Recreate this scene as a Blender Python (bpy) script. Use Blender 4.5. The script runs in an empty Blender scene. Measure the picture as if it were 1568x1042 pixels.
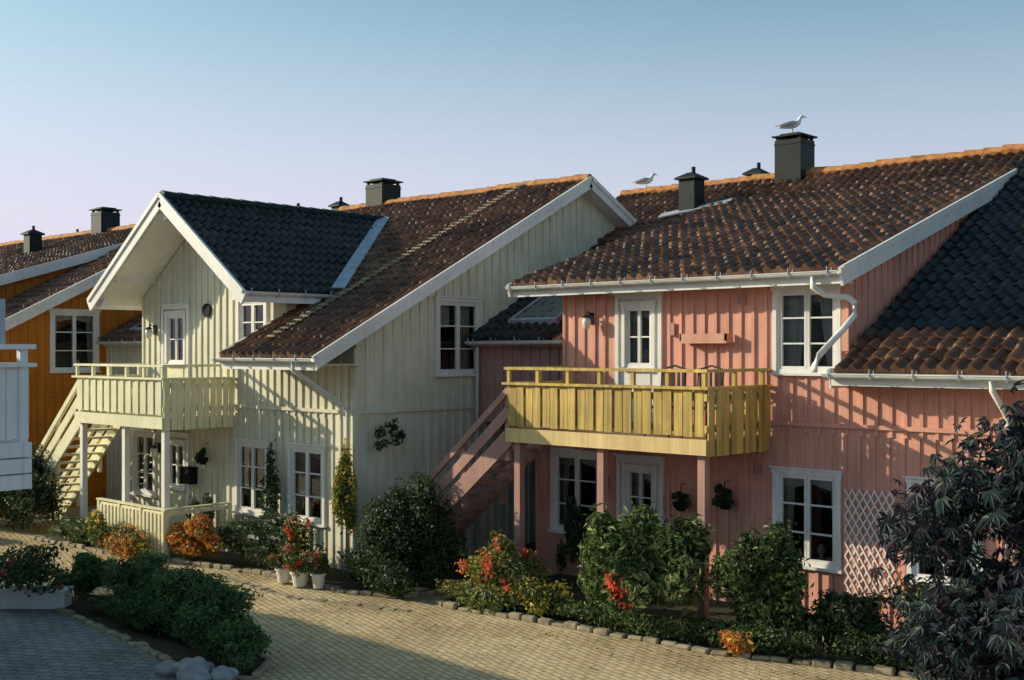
import bpy, math, random
import numpy as np
from mathutils import Vector, Quaternion
random.seed(4); rng=np.random.default_rng(4)
scene=bpy.context.scene
V=Vector

# ---------------------------------------------------------------- helpers
class MB:
    def __init__(s): s.v=[]; s.f=[]
    def add(s,pts,faces):
        o=len(s.v); s.v+= [tuple(p) for p in pts]; s.f+=[tuple(i+o for i in f) for f in faces]
    def quad(s,a,b,c,d): s.add([a,b,c,d],[(0,1,2,3)])
    def box8(s,p): s.add(p,[(0,3,2,1),(4,5,6,7),(0,1,5,4),(1,2,6,5),(2,3,7,6),(3,0,4,7)])
    def box(s,x0,x1,y0,y1,z0,z1):
        s.box8([(x0,y0,z0),(x1,y0,z0),(x1,y1,z0),(x0,y1,z0),(x0,y0,z1),(x1,y0,z1),(x1,y1,z1),(x0,y1,z1)])
    def fbox(s,f,s0,s1,o0,o1,z0,z1):
        P=f.P
        s.box8([P(s0,o0,z0),P(s1,o0,z0),P(s1,o1,z0),P(s0,o1,z0),P(s0,o0,z1),P(s1,o0,z1),P(s1,o1,z1),P(s0,o1,z1)])
    def beam(s,p,q,w,h,up=(0,0,1)):
        p=V(p);q=V(q);d=(q-p).normalized();sd=d.cross(V(up)).normalized();u=sd.cross(d).normalized()
        a=sd*w/2;b=u*h/2
        s.box8([p-a-b,p+a-b,q+a-b,q-a-b,p-a+b,p+a+b,q+a+b,q-a+b])
    def tube(s,pts,rad,n=8,sq=1.0,up=(0,0,1)):
        pts=[V(p) for p in pts]; m=len(pts)
        if not hasattr(rad,'__len__'): rad=[rad]*m
        base=len(s.v)
        ref=V(up)
        for i,p in enumerate(pts):
            if i==0: d=pts[1]-p
            elif i==m-1: d=p-pts[i-1]
            else: d=(pts[i+1]-p).normalized()+(p-pts[i-1]).normalized()
            d=d.normalized()
            r=ref if abs(d.dot(ref))<.95 else V((1,0,0))
            sd=d.cross(r).normalized(); u=sd.cross(d)
            for k in range(n):
                a=2*math.pi*k/n
                s.v.append(tuple(p+sd*math.cos(a)*rad[i]*sq+u*math.sin(a)*rad[i]))
        for i in range(m-1):
            for k in range(n):
                k2=(k+1)%n
                s.f.append((base+i*n+k,base+i*n+k2,base+(i+1)*n+k2,base+(i+1)*n+k))
        s.f.append(tuple(base+k for k in range(n))[::-1])
        s.f.append(tuple(base+(m-1)*n+k for k in range(n)))
    def obj(s,name,mat,parent=None,smooth=False):
        me=bpy.data.meshes.new(name); me.from_pydata(s.v,[],s.f); me.update()
        ob=bpy.data.objects.new(name,me); scene.collection.objects.link(ob)
        me.materials.append(mat)
        if parent: ob.parent=parent
        if smooth:
            for p in me.polygons: p.use_smooth=True
        return ob
class F:
    def __init__(s,ox,oy,ex,ey,nx,ny): s.a=(ox,oy,ex,ey,nx,ny)
    def P(s,t,o,z):
        ox,oy,ex,ey,nx,ny=s.a
        return (ox+ex*t+nx*o, oy+ey*t+ny*o, z)
def FY(Y): return F(0,Y,1,0,0,-1)
def GX(X): return F(X,0,0,1,1,0)
def GXm(X): return F(X,0,0,1,-1,0)
def empty(name):
    e=bpy.data.objects.new(name,None); scene.collection.objects.link(e); e.empty_display_size=.5; return e

# ---------------------------------------------------------------- materials
def base(name,rough=.6,spec=.3):
    m=bpy.data.materials.new(name); m.use_nodes=True; nt=m.node_tree
    b=nt.nodes['Principled BSDF']; b.inputs['Roughness'].default_value=rough
    b.inputs['Specular IOR Level'].default_value=spec
    return m,nt,b
def coords(nt,scale=(1,1,1),rot=(0,0,0)):
    tc=nt.nodes.new('ShaderNodeTexCoord'); mp=nt.nodes.new('ShaderNodeMapping')
    mp.inputs['Scale'].default_value=scale; mp.inputs['Rotation'].default_value=rot
    nt.links.new(tc.outputs['Object'],mp.inputs['Vector']); return mp.outputs[0]
def noise(nt,vec,scale,detail=4,rough=.55):
    n=nt.nodes.new('ShaderNodeTexNoise'); n.inputs['Scale'].default_value=scale
    n.inputs['Detail'].default_value=detail; n.inputs['Roughness'].default_value=rough
    nt.links.new(vec,n.inputs['Vector']); return n.outputs[0]
def ramp(nt,fac,stops):
    r=nt.nodes.new('ShaderNodeValToRGB'); el=r.color_ramp.elements
    while len(el)<len(stops): el.new(.5)
    for e,(p,c) in zip(el,stops): e.position=p; e.color=(*c,1)
    nt.links.new(fac,r.inputs[0]); return r.outputs[0]
def mixc(nt,fac,a,b,mode='MIX'):
    m=nt.nodes.new('ShaderNodeMix'); m.data_type='RGBA'; m.blend_type=mode
    if isinstance(fac,float): m.inputs[0].default_value=fac
    else: nt.links.new(fac,m.inputs[0])
    for i,x in ((6,a),(7,b)):
        if isinstance(x,tuple): m.inputs[i].default_value=(*x,1)
        else: nt.links.new(x,m.inputs[i])
    return m.outputs[2]
def bump(nt,b,h,st=.3,dist=.01):
    n=nt.nodes.new('ShaderNodeBump'); n.inputs['Strength'].default_value=st; n.inputs['Distance'].default_value=dist
    nt.links.new(h,n.inputs['Height']); nt.links.new(n.outputs[0],b.inputs['Normal'])
def k(c,f): return tuple(min(1,x*f) for x in c)
def wood(name,col,var=.14,rough=.6,grime=.35):
    m,nt,b=base(name,rough)
    a=noise(nt,coords(nt,(9,9,.5)),1.6,5)
    c=ramp(nt,a,[(.3,k(col,1-var)),(.7,k(col,1+var))])
    g=noise(nt,coords(nt),.9,5,.65)
    gr=ramp(nt,g,[(.35,(1-grime,)*3),(.62,(1,1,1))])
    c=mixc(nt,1.0,c,gr,'MULTIPLY')
    nt.links.new(c,b.inputs['Base Color'])
    bump(nt,b,noise(nt,coords(nt,(40,40,2)),1,4),.35,.006); return m
def simple(name,col,rough=.5,var=.1,scale=8,metal=0,spec=.3):
    m,nt,b=base(name,rough,spec); b.inputs['Metallic'].default_value=metal
    nt.links.new(ramp(nt,noise(nt,coords(nt),scale,5),[(.3,k(col,1-var)),(.7,k(col,1+var))]),b.inputs['Base Color'])
    bump(nt,b,noise(nt,coords(nt),scale*6,3),.2,.004); return m
M={}
M['gray']=wood('gray_board_paint',(.74,.69,.54),.1,.6,.2)
M['pink']=wood('salmon_board_paint',(.72,.345,.26),.12,.6,.24)
M['orange']=wood('orange_board_paint',(.58,.185,.015),.12,.6,.28)
M['white']=wood('white_board_paint',(.76,.75,.75),.05,.5,.12)
M['trim']=wood('white_trim_paint',(.84,.80,.77),.06,.45,.18)
M['cream']=wood('cream_balcony_paint',(.80,.74,.50),.08,.5,.18)
M['pine']=wood('yellow_pine_lumber',(.60,.41,.12),.4,.55,.35)
M['pinel']=wood('pale_pine_plank',(.76,.55,.26),.18,.55,.2)
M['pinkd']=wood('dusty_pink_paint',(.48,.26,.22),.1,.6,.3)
M['chim']=simple('dark_green_metal_cladding',(.014,.022,.022),.55,.2,5,0,.2)
M['lead']=simple('lead_flashing',(.36,.39,.45),.5,.2,6)
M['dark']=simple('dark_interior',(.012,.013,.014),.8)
M['curt']=simple('white_curtain_cloth',(.62,.60,.55),.9,.1,5)
M['black']=simple('black_metal',(.01,.01,.012),.8,.1,8,0,.15)
M['zinc']=simple('zinc_gutter',(.66,.65,.62),.4,.12,4)
M['soil']=simple('garden_soil',(.05,.042,.028),.95,.4,10)
M['stone']=simple('kerb_stone',(.32,.265,.18),.9,.4,6)
M['rock']=simple('grey_boulder_stone',(.3,.3,.31),.85,.3,5)
M['bark']=simple('tree_bark',(.05,.04,.035),.9,.3,15)
M['terra']=simple('white_glazed_pot',(.7,.68,.62),.4,.08,6)
M['lampw']=simple('lamp_opal_glass',(.75,.72,.6),.3,.03,6)
M['gullw']=simple('white_feathers',(.85,.85,.84),.7,.05,20)
M['gullg']=simple('grey_feathers',(.42,.43,.45),.7,.15,20)
M['beak']=simple('yellow_beak',(.6,.4,.05),.5,.05,20)
def glassm():
    m=bpy.data.materials.new('window_glass'); m.use_nodes=True; nt=m.node_tree; nt.nodes.clear()
    o=nt.nodes.new('ShaderNodeOutputMaterial'); mx=nt.nodes.new('ShaderNodeMixShader')
    t=nt.nodes.new('ShaderNodeBsdfTransparent'); t.inputs[0].default_value=(.75,.8,.8,1)
    g=nt.nodes.new('ShaderNodeBsdfGlossy'); g.inputs['Roughness'].default_value=.03
    fr=nt.nodes.new('ShaderNodeFresnel'); fr.inputs[0].default_value=1.85
    n=noise(nt,coords(nt),1.3,2); bm=nt.nodes.new('ShaderNodeBump'); bm.inputs['Strength'].default_value=.12; bm.inputs['Distance'].default_value=.06
    nt.links.new(n,bm.inputs['Height']); nt.links.new(bm.outputs[0],g.inputs['Normal'])
    nt.links.new(fr.outputs[0],mx.inputs[0]); nt.links.new(t.outputs[0],mx.inputs[1]); nt.links.new(g.outputs[0],mx.inputs[2])
    nt.links.new(mx.outputs[0],o.inputs[0]); return m
M['glass']=glassm()
def tilem(name,cols,lich=.6):
    m,nt,b=base(name,.55,.35)
    at=nt.nodes.new('ShaderNodeAttribute'); at.attribute_name='rnd'
    c=ramp(nt,at.outputs['Fac'],[(0,cols[0]),(.5,cols[1]),(1,cols[2])])
    n=noise(nt,coords(nt),.8,6,.7)
    d=ramp(nt,n,[(.36,(.42,.43,.45)),(.62,(1,1,1))])
    c=mixc(nt,1.0,c,d,'MULTIPLY')
    n2=noise(nt,coords(nt),16,4,.7)
    l=ramp(nt,n2,[(.6,(0,0,0)),(.74,(lich,)*3)])
    c=mixc(nt,l,c,(.34,.24,.14))
    nt.links.new(c,b.inputs['Base Color']); bump(nt,b,noise(nt,coords(nt),60,3),.3,.004); return m
M['tile']=tilem('brown_clay_pantile',[(.14,.064,.038),(.20,.09,.05),(.29,.135,.07)])
M['tiled']=tilem('dark_and_shaded_pantile',[(.028,.033,.036),(.038,.040,.041),(.055,.05,.045)],.2)  # dark roof tiles; also paints the shade on the pink house's low roof
M['ridge']=simple('orange_ridge_tile',(.46,.2,.07),.8,.45,7)
def leafm():
    m=bpy.data.materials.new('leaf_foliage'); m.use_nodes=True; nt=m.node_tree; b=nt.nodes['Principled BSDF']
    b.inputs['Roughness'].default_value=.5; b.inputs['Specular IOR Level'].default_value=.35
    at=nt.nodes.new('ShaderNodeAttribute'); at.attribute_name='lc'
    nt.links.new(at.outputs['Color'],b.inputs['Base Color'])
    tr=nt.nodes.new('ShaderNodeBsdfTranslucent'); mx=nt.nodes.new('ShaderNodeMixShader'); mx.inputs[0].default_value=.3
    nt.links.new(at.outputs['Color'],tr.inputs[0])
    nt.links.new(b.outputs[0],mx.inputs[1]); nt.links.new(tr.outputs[0],mx.inputs[2])
    nt.links.new(mx.outputs[0],nt.nodes['Material Output'].inputs[0]); return m
M['leaf']=leafm()
def paver(name,c1,c2,mort,sx,rot,bw=.2,bh=.1,lo=(.6,.56,.5)):
    m,nt,b=base(name,.85,.2)
    vec=coords(nt,(1,1,1),(0,0,rot))
    wn=nt.nodes.new('ShaderNodeTexNoise'); wn.inputs['Scale'].default_value=.9; nt.links.new(vec,wn.inputs['Vector'])
    wm=nt.nodes.new('ShaderNodeVectorMath'); wm.operation='SCALE'; wm.inputs['Scale'].default_value=.16
    nt.links.new(wn.outputs['Color'],wm.inputs[0])
    wa=nt.nodes.new('ShaderNodeVectorMath'); wa.operation='ADD'; nt.links.new(vec,wa.inputs[0]); nt.links.new(wm.outputs[0],wa.inputs[1])
    br=nt.nodes.new('ShaderNodeTexBrick'); br.inputs['Scale'].default_value=sx
    br.inputs['Brick Width'].default_value=bw; br.inputs['Row Height'].default_value=bh; br.inputs['Mortar Size'].default_value=.009
    br.inputs['Mortar Smooth'].default_value=.3
    br.inputs['Color1'].default_value=(*c1,1); br.inputs['Color2'].default_value=(*c2,1); br.inputs['Mortar'].default_value=(*mort,1)
    nt.links.new(wa.outputs[0],br.inputs['Vector'])
    n=noise(nt,coords(nt),.45,7,.72)
    d=ramp(nt,n,[(.34,lo),(.6,(1.0,1.0,1.0))])
    c=mixc(nt,1.0,br.outputs['Color'],d,'MULTIPLY')
    n2=noise(nt,coords(nt),9,5,.7)
    c=mixc(nt,1.0,c,ramp(nt,n2,[(.3,(.66,.66,.66)),(.7,(1,1,1))]),'MULTIPLY')
    nt.links.new(c,b.inputs['Base Color'])
    inv=nt.nodes.new('ShaderNodeMath'); inv.operation='SUBTRACT'; inv.inputs[0].default_value=1; nt.links.new(br.outputs['Fac'],inv.inputs[1])
    ad=nt.nodes.new('ShaderNodeMath'); ad.operation='ADD'; nt.links.new(inv.outputs[0],ad.inputs[0]); nt.links.new(n2,ad.inputs[1])
    bump(nt,b,ad.outputs[0],.5,.01); return m
M['road']=paver('sandy_block_paving',(.92,.72,.45),(.78,.60,.36),(.3,.22,.12),1,math.radians(16))
M['patio']=paver('shaded_block_paving',(.42,.42,.42),(.32,.33,.34),(.1,.1,.1),1,math.radians(-32),.24,.14)  # larger pavers; the shade over the patio is put into their grey colour
m,nt,b=base('earth_and_grass',.95,.1)
nt.links.new(ramp(nt,noise(nt,coords(nt),.8,6),[(.35,(.05,.06,.025)),(.65,(.10,.09,.05))]),b.inputs['Base Color']); M['ground']=m

# ---------------------------------------------------------------- building parts
def wall(par,name,f,s0,s1,z0,top,ops,mat,sp=.215,bw=.05,bt=.026,brk=(),skip0=False):
    mb=MB()
    def ints(a,b,ex):
        segs=[[z0,None]]
        for o in sorted(ops,key=lambda o:o[2]):
            if a<o[1]+ex-1e-6 and b>o[0]-ex+1e-6:
                last=segs.pop(); 
                if o[2]-ex>last[0]: segs.append([last[0],o[2]-ex])
                segs.append([o[3]+ex,None])
        return segs
    bs=sorted(set([s0,s1]+[x for o in ops for x in o[:2] if s0<x<s1]+list(brk)))
    for a,b in zip(bs,bs[1:]):
        for lo,hi in ints(a+1e-4,b-1e-4,0):
            ha=top(a) if hi is None else hi; hb=top(b) if hi is None else hi
            if ha>lo or hb>lo: mb.quad(f.P(a,0,lo),f.P(b,0,lo),f.P(b,0,max(hb,lo)),f.P(a,0,max(ha,lo)))
    n=int((s1-s0)/sp); st=(s1-s0)/n
    bmx=MB()
    for i in range(1 if skip0 else 0,n+1):
        c=s0+i*st+random.uniform(-.006,.006); a=c-bw/2; b=c+bw/2
        for lo,hi in ints(a,b,.075):
            h=min(top(max(s0,a)),top(min(s1,b))) if hi is None else hi
            if h>lo+.05: bmx.fbox(f,a,b,-.005,bt+random.uniform(-.003,.003),lo,h)
    mb.obj(name,mat,par); bmx.obj(name+'_battens',mat,par)
def window(par,f,s0,s1,z0,z1,trim='trim',rows=3,cols=2,curt=.22,name='window',mul=.042,val=True):
    t=MB(); w=.065
    t.fbox(f,s0-w,s0,0.001,.045,z0-.02,z1); t.fbox(f,s1,s1+w,0.001,.045,z0-.02,z1)
    t.fbox(f,s0-w-.02,s1+w+.02,.001,.05,z1+.0,z1+w); t.fbox(f,s0-w-.04,s1+w+.04,.001,.085,z1+w,z1+w+.02)
    t.fbox(f,s0-w-.03,s1+w+.03,.001,.085,z0-.06,z0-.02)
    fr=.035
    t.fbox(f,s0,s0+fr,-.09,.02,z0-.02,z1); t.fbox(f,s1-fr,s1,-.09,.02,z0-.02,z1)
    t.fbox(f,s0+fr,s1-fr,-.09,.02,z1-fr,z1); t.fbox(f,s0+fr,s1-fr,-.09,.02,z0-.02,z0+fr)
    cw=(s1-s0-2*fr)/cols
    for c in range(cols):
        a=s0+fr+c*cw; b=a+cw; e=mul
        t.fbox(f,a+.004,a+e,-.06,.008,z0+fr,z1-fr); t.fbox(f,b-e,b-.004,-.06,.008,z0+fr,z1-fr)
        t.fbox(f,a+e,b-e,-.06,.008,z0+fr,z0+fr+e); t.fbox(f,a+e,b-e,-.06,.008,z1-fr-e,z1-fr)
        H=(z1-z0-2*fr)
        for r in range(1,rows):
            z=z0+fr+H*r/rows; t.fbox(f,a+e,b-e,-.05,.0,z-.012,z+.012)
    t.obj(name+'_frame',M[trim],par)
    g=MB(); g.quad(f.P(s0+fr,-.035,z0),f.P(s1-fr,-.035,z0),f.P(s1-fr,-.035,z1),f.P(s0+fr,-.035,z1)); g.obj(name+'_glass',M['glass'],par)
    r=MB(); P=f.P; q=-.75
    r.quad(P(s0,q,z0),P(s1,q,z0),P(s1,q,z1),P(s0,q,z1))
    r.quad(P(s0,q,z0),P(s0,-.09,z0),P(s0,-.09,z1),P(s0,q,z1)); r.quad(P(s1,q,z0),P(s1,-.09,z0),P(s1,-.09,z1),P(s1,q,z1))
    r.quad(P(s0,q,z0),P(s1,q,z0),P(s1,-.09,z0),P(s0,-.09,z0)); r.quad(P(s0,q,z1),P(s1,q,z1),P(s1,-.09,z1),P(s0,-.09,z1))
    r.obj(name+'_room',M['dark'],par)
    if curt>0:
        c=MB(); W=s1-s0
        for side in (0,1):
            N=16; cu=curt*random.uniform(.75,1.35)
            for i in range(N):
                def pt(j):
                    x=j/N; 
                    return (x*W*cu if side==0 else W-x*W*cu), -.17+.025*math.sin(x*22+side)
                for zz in range(4):
                    za=z0+.03+(z1-z0-.05)*zz/4; zb=z0+.03+(z1-z0-.05)*(zz+1)/4
                    sha=.65+.35*(zz/4); shb=.65+.35*((zz+1)/4)
                    a,oa=pt(i); b,ob=pt(i+1)
                    if side==0: qa=(s0+a*sha,s0+b*sha,s0+b*shb,s0+a*shb)
                    else: qa=(s1-(W-a)*sha,s1-(W-b)*sha,s1-(W-b)*shb,s1-(W-a)*shb)
                    c.quad(P(qa[0],oa,za),P(qa[1],ob,za),P(qa[2],ob,zb),P(qa[3],oa,zb))
        if val:
            N=30
            for i in range(N):
                x=i/N;x2=(i+1)/N
                c.quad(P(s0+x*W,-.13+.015*math.sin(x*50),z1-.2-.03*math.sin(x*9.4)),P(s0+x2*W,-.13+.015*math.sin(x2*50),z1-.2-.03*math.sin(x2*9.4)),P(s0+x2*W,-.13+.015*math.sin(x2*50),z1),P(s0+x*W,-.13+.015*math.sin(x*50),z1))
        c.obj(name+'_curtain',M['curt'],par)
        d=MB(); sx=s0+W*random.uniform(.35,.65)
        d.tube([P(sx,-.2,z0+.01),P(sx,-.2,z0+.08),P(sx,-.2,z0+.1),P(sx,-.2,z0+.2),P(sx,-.2,z0+.28)],[.04,.055,.02,.07,.02],8); d.obj(name+'_sill_ornament',M['lampw'],par)
    return (s0,s1,z0-.02,z1)
def door(par,f,s0,s1,z0,z1,mat,trim='trim',name='door'):
    zm=z0+(z1-z0)*.46
    window(par,f,s0+.13,s1-.13,zm+.02,z1-.14,trim,2,2,.3,name+'_light',.025,True)
    t=MB(); w=.07
    t.fbox(f,s0-w,s0,.001,.045,z0,z1+w); t.fbox(f,s1,s1+w,.001,.045,z0,z1+w); t.fbox(f,s0,s1,.001,.045,z1,z1+w)
    t.fbox(f,s0-w-.03,s1+w+.03,.001,.08,z1+w,z1+w+.03)
    t.obj(name+'_casing',M[trim],par)
    d=MB()
    a=s0+.13;b=s1-.13
    d.fbox(f,s0,a,-.04,-.002,z0,z1); d.fbox(f,b,s1,-.04,-.002,z0,z1)
    d.fbox(f,a,b,-.04,-.002,z1-.14,z1); d.fbox(f,a,b,-.04,-.002,z0,zm)
    d.fbox(f,a+.04,b-.04,-.002,.014,z0+.15,zm-.42); d.fbox(f,a+.04,b-.04,-.002,.014,zm-.34,zm-.1)
    d.obj(name+'_leaf',M[mat],par)
    h=MB(); h.tube([f.P(s0+.06,.0,zm),f.P(s0+.06,.05,zm),f.P(s0+.15,.05,zm)],.011,6); h.obj(name+'_handle',M['black'],par)
    return (s0,s1,z0,z1)
def tiles(par,name,P0,a,La,b,Lb,mat,tw=.205,tc=.315,slab=True,slabmat='trim'):
    P0=V(P0);a=V(a).normalized();b=V(b).normalized();n=a.cross(b).normalized()
    if n.z<0:n=-n
    nt_=max(1,round(La/tw));tw=La/nt_;nc=max(1,round(Lb/tc));tc=Lb/nc
    ns=7; cols=nt_*ns+1
    p=(np.arange(cols)/ns)%1.0
    prof=np.where(p<.58,.062*np.sin(np.pi*np.minimum(p,.58)/.58)**.75,-.012*np.sin(np.pi*(np.maximum(p,.58)-.58)/.42))
    S=np.arange(cols)/ns*tw
    rows=[(0,-.03)]
    for kk in range(nc): rows+= [(kk*tc,.040),((kk+1)*tc,.0)]
    P0n=np.array(P0);an=np.array(a);bn=np.array(b);nn=np.array(n)
    vs=[]
    for i,(v,h) in enumerate(rows):
        j=0
        if i>0:
            kk=(i-1)//2
            rs=np.random.RandomState(kk*7+nt_).uniform(-.010,.010,nt_+1)
            j=rs[np.minimum((np.arange(cols)//ns),nt_)]
            vj=np.random.RandomState(kk*11+nt_).uniform(-.014,.014,nt_+1)[np.minimum((np.arange(cols)//ns),nt_)]
        else: vj=0
        hh=prof*(1 if i>0 else .0)+h+j+.014*np.sin(S*1.3+v*.9)
        vs.append(P0n+np.outer(S,an)+np.outer(np.ones(cols)*v+vj,bn)+np.outer(hh,nn))
    vs=np.concatenate(vs)
    fs=[];rn=[]
    R=len(rows)
    tr=rng.random((nc+1,nt_))
    for i in range(R-1):
        kk=min(nc-1,max(0,i//2))
        for c in range(cols-1):
            fs.append((i*cols+c,i*cols+c+1,(i+1)*cols+c+1,(i+1)*cols+c)); rn.append(tr[kk if i%2 else min(kk,nc-1),c//ns])
    me=bpy.data.meshes.new(name); me.from_pydata(vs.tolist(),[],fs); me.update()
    at=me.attributes.new('rnd','FLOAT','FACE'); at.data.foreach_set('value',rn)
    me.materials.append(M[mat]); ob=bpy.data.objects.new(name,me); scene.collection.objects.link(ob); ob.parent=par
    if slab:
        mb=MB(); 
        def Q(s,v,h): return P0+a*s+b*v+n*h
        e=.02
        mb.box8([Q(e,.03,-.16),Q(La-e,.03,-.16),Q(La-e,Lb,-.16),Q(e,Lb,-.16),Q(e,.03,-.05),Q(La-e,.03,-.05),Q(La-e,Lb,-.05),Q(e,Lb,-.05)])
        mb.obj(name+'_deck',M[slabmat],par)
def ridge(par,p,q,name='ridge_tiles'):
    p=V(p);q=V(q);L=(q-p).length;n=int(L/.36);d=(q-p)/n
    mb=MB()
    for i in range(n):
        A=p+d*i; B=p+d*(i+1.08); j=random.uniform(-.014,.014)
        mb.tube([A+V((0,0,j)),B+V((0,0,j))],[.125,.10],8)
    mb.obj(name,M['ridge'],par)
def gutter(par,p,q,mat='zinc',name='gutter'):
    p=V(p);q=V(q);d=(q-p).normalized();sd=d.cross(V((0,0,1))).normalized()
    mb=MB();N=8;r=.06
    for i in range(N):
        a0=math.pi+math.pi*i/N;a1=math.pi+math.pi*(i+1)/N
        def o(a,rr): return sd*math.cos(a)*rr+V((0,0,math.sin(a)*rr))
        mb.quad(p+o(a0,r),q+o(a0,r),q+o(a1,r),p+o(a1,r))
        mb.quad(p+o(a0,r-.006),q+o(a0,r-.006),q+o(a1,r-.006),p+o(a1,r-.006))
    mb.tube([p+sd*r,q+sd*r],.009,6); mb.tube([p-sd*r,q-sd*r],.009,6)
    mb.obj(name,M[mat],par)
    L=(q-p).length; mb=MB()
    for i in range(int(L/.6)+1):
        c=p+d*(.1+i*.6)
        if (c-p).length<L:
            mb.beam(c+V((0,0,-.064)),c+d*.02+V((0,0,-.064)),.14,.01); mb.beam(c-sd*.07-V((0,0,.05)),c-sd*.07+V((0,0,.07)),.02,.012,(1,0,0)); mb.beam(c+sd*.07-V((0,0,.05)),c+sd*.07+V((0,0,.07)),.02,.012,(1,0,0))
    mb.obj(name+'_brackets',M['lead'],par)
def pipe(par,pts,mat='zinc',r=.038,name='downpipe'):
    mb=MB(); mb.tube(pts,r,10)
    mb.obj(name,M[mat],par,True)
def chimney(par,x,y,z0,z1,w=.62,name='chimney'):
    mb=MB();h=w/2
    mb.box(x-h,x+h,y-h,y+h,z0,z1-.1)
    mb.box(x-h-.012,x+h+.012,y-h-.012,y+h+.012,z1-.2,z1-.17)
    for s in (-1,1):
        for u in (-1,1): mb.box(x+s*(h-.05)-.03,x+s*(h-.05)+.03,y+u*(h-.05)-.03,y+u*(h-.05)+.03,z1-.1,z1-.03)
    mb.box(x-h-.05,x+h+.05,y-h-.05,y+h+.05,z1-.03,z1+.0)
    mb.box(x-h+.08,x+h-.08,y-h+.08,y+h-.08,z1,z1+.05)
    mb.obj(name,M['chim'],par)
def vent(par,x,y,z0,z1,w=.34,name='vent_stack'):
    mb=MB();h=w/2
    mb.box(x-h,x+h,y-h,y+h,z0,z1-.22)
    mb.box(x-h-.07,x+h+.07,y-h-.07,y+h+.07,z1-.22,z1-.18)
    a=h+.07
    mb.add([(x-a,y-a,z1-.18),(x+a,y-a,z1-.18),(x+a,y+a,z1-.18),(x-a,y+a,z1-.18),(x-.06,y-.06,z1-.06),(x+.06,y-.06,z1-.06),(x+.06,y+.06,z1-.06),(x-.06,y+.06,z1-.06)],[(0,1,5,4),(1,2,6,5),(2,3,7,6),(3,0,4,7),(4,5,6,7)])
    mb.tube([(x+.05,y,z1-.1),(x+.05,y,z1+.06)],.045,8)
    mb.obj(name,M['chim'],par)
def balcony(par,x0,x1,y0,y1,mat,fmat,rmat,gap=.03,bwid=.15):
    b=MB(); z1=3.36
    def run(f,s0,s1,z0):
        n=round((s1-s0)/(bwid+gap)); st=(s1-s0)/n
        for i in range(n):
            j=random.uniform(-.008,.008); b.fbox(f,s0+i*st+gap/2,s0+(i+1)*st-gap/2,.0+.02*(i%2),.022+.02*(i%2),z0+j,z1)
        b.fbox(f,s0,s1,-.05,-.001,2.76,2.86); b.fbox(f,s0,s1,-.05,-.001,z1-.16,z1-.06)
    run(FY(y0),x0+.03,x1-.0,2.70); run(GX(x1+.048),y0-.03,y1-.03,2.42); run(GXm(x0),y0,y1-.03,2.7)
    b.obj('balcony_boards',M[mat],par)
    r=MB()
    r.box(x0-.06,x1+.1,y0-.09,y0+.06,z1,z1+.04); r.box(x1-.04,x1+.1,y0+.06,y1-.03,z1,z1+.04); r.box(x0-.06,x0+.06,y0+.06,y1-.03,z1,z1+.04)
    zr=3.60
    r.box(x0-.05,x1+.06,y0-.05,y0+.05,zr,zr+.045); r.box(x1-.04,x1+.06,y0+.05,y1-.03,zr,zr+.045); r.box(x0-.05,x0+.05,y0+.05,y1-.03,zr,zr+.045)
    n=max(3,round((x1-x0)/.62))
    for i in range(n+1):
        x=x0+.03+(x1-x0-.04)*i/n; r.box(x-.03,x+.03,y0-.03,y0+.03,z1+.04,zr)
    for i in (1,2): 
        y=y0+(y1-y0)*i/2.2; r.box(x1-.03,x1+.03,y-.03,y+.03,z1+.04,zr); r.box(x0-.03,x0+.03,y-.03,y+.03,z1+.04,zr)
    r.obj('balcony_rail',M[rmat],par)
    g=MB()
    g.box(x0-.01,x1+.045,y0-.05,y0+.01,2.44,2.66); g.box(x1-.005,x1+.045,y0+.012,y1-.03,2.44,2.655); g.box(x0-.01,x0+.03,y0+.012,y1-.03,2.44,2.655)
    g.box(x0+.03,x1-.005,y0+.012,y1-.03,2.57,2.62)
    for i in range(int((x1-x0)/.6)): g.box(x0+.3+i*.6,x0+.35+i*.6,y0+.012,y1-.03,2.45,2.568)
    g.obj('balcony_deck',M[fmat],par)
def stairs(par,xt,y0,y1,zt,run,mat,zb=.05):
    mb=MB(); n=14; dz=(zt-zb)/n; dx=run/n
    for i in range(n):
        z=zt-dz*(i+1)+.0; x=xt-dx*(i+1)
        mb.box(x-.02,x+dx+.01,y0+.03,y1-.03,z-.04,z)
    for y in (y0,y1):
        mb.beam((xt,y,zt-.12),(xt-run,y,zb-.05),.05,.27)
        mb.beam((xt,y,zt+.32),(xt-run,y,zb+.32),.028,.17)
        mb.beam((xt,y,zt+.66),(xt-run,y,zb+.66),.07,.1)
        for fr in (.02,.36,.68,.98):
            x=xt-run*fr;z=zt+(zb-zt)*fr; mb.box(x-.045,x+.045,y+.016,y+.09,max(0,z-.45),z+.72)
    mb.obj('staircase',M[mat],par)
def lamp(par,f,s,z,name='wall_lamp'):
    mb=MB(); mb.fbox(f,s-.05,s+.05,.02,.045,z-.1,z+.1); mb.tube([f.P(s,.04,z+.06),f.P(s,.14,z+.12),f.P(s,.17,z+.04)],.012,6)
    mb.tube([f.P(s,.17,z+.06),f.P(s,.17,z+.02)],[.03,.09],8); mb.obj(name,M['black'],par)
    g=MB(); g.tube([f.P(s,.17,z+.02),f.P(s,.17,z-.05),f.P(s,.17,z-.16),f.P(s,.17,z-.19)],[.05,.08,.055,.02],10); g.obj(name+'_globe',M['lampw'],par,True)
TH=math.atan(.518); cS,sS=math.cos(TH),math.sin(TH)
def slopeb(y0,z0,y1,z1):
    d=V((0,y1-y0,z1-z0)); return d.normalized(),d.length

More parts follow.
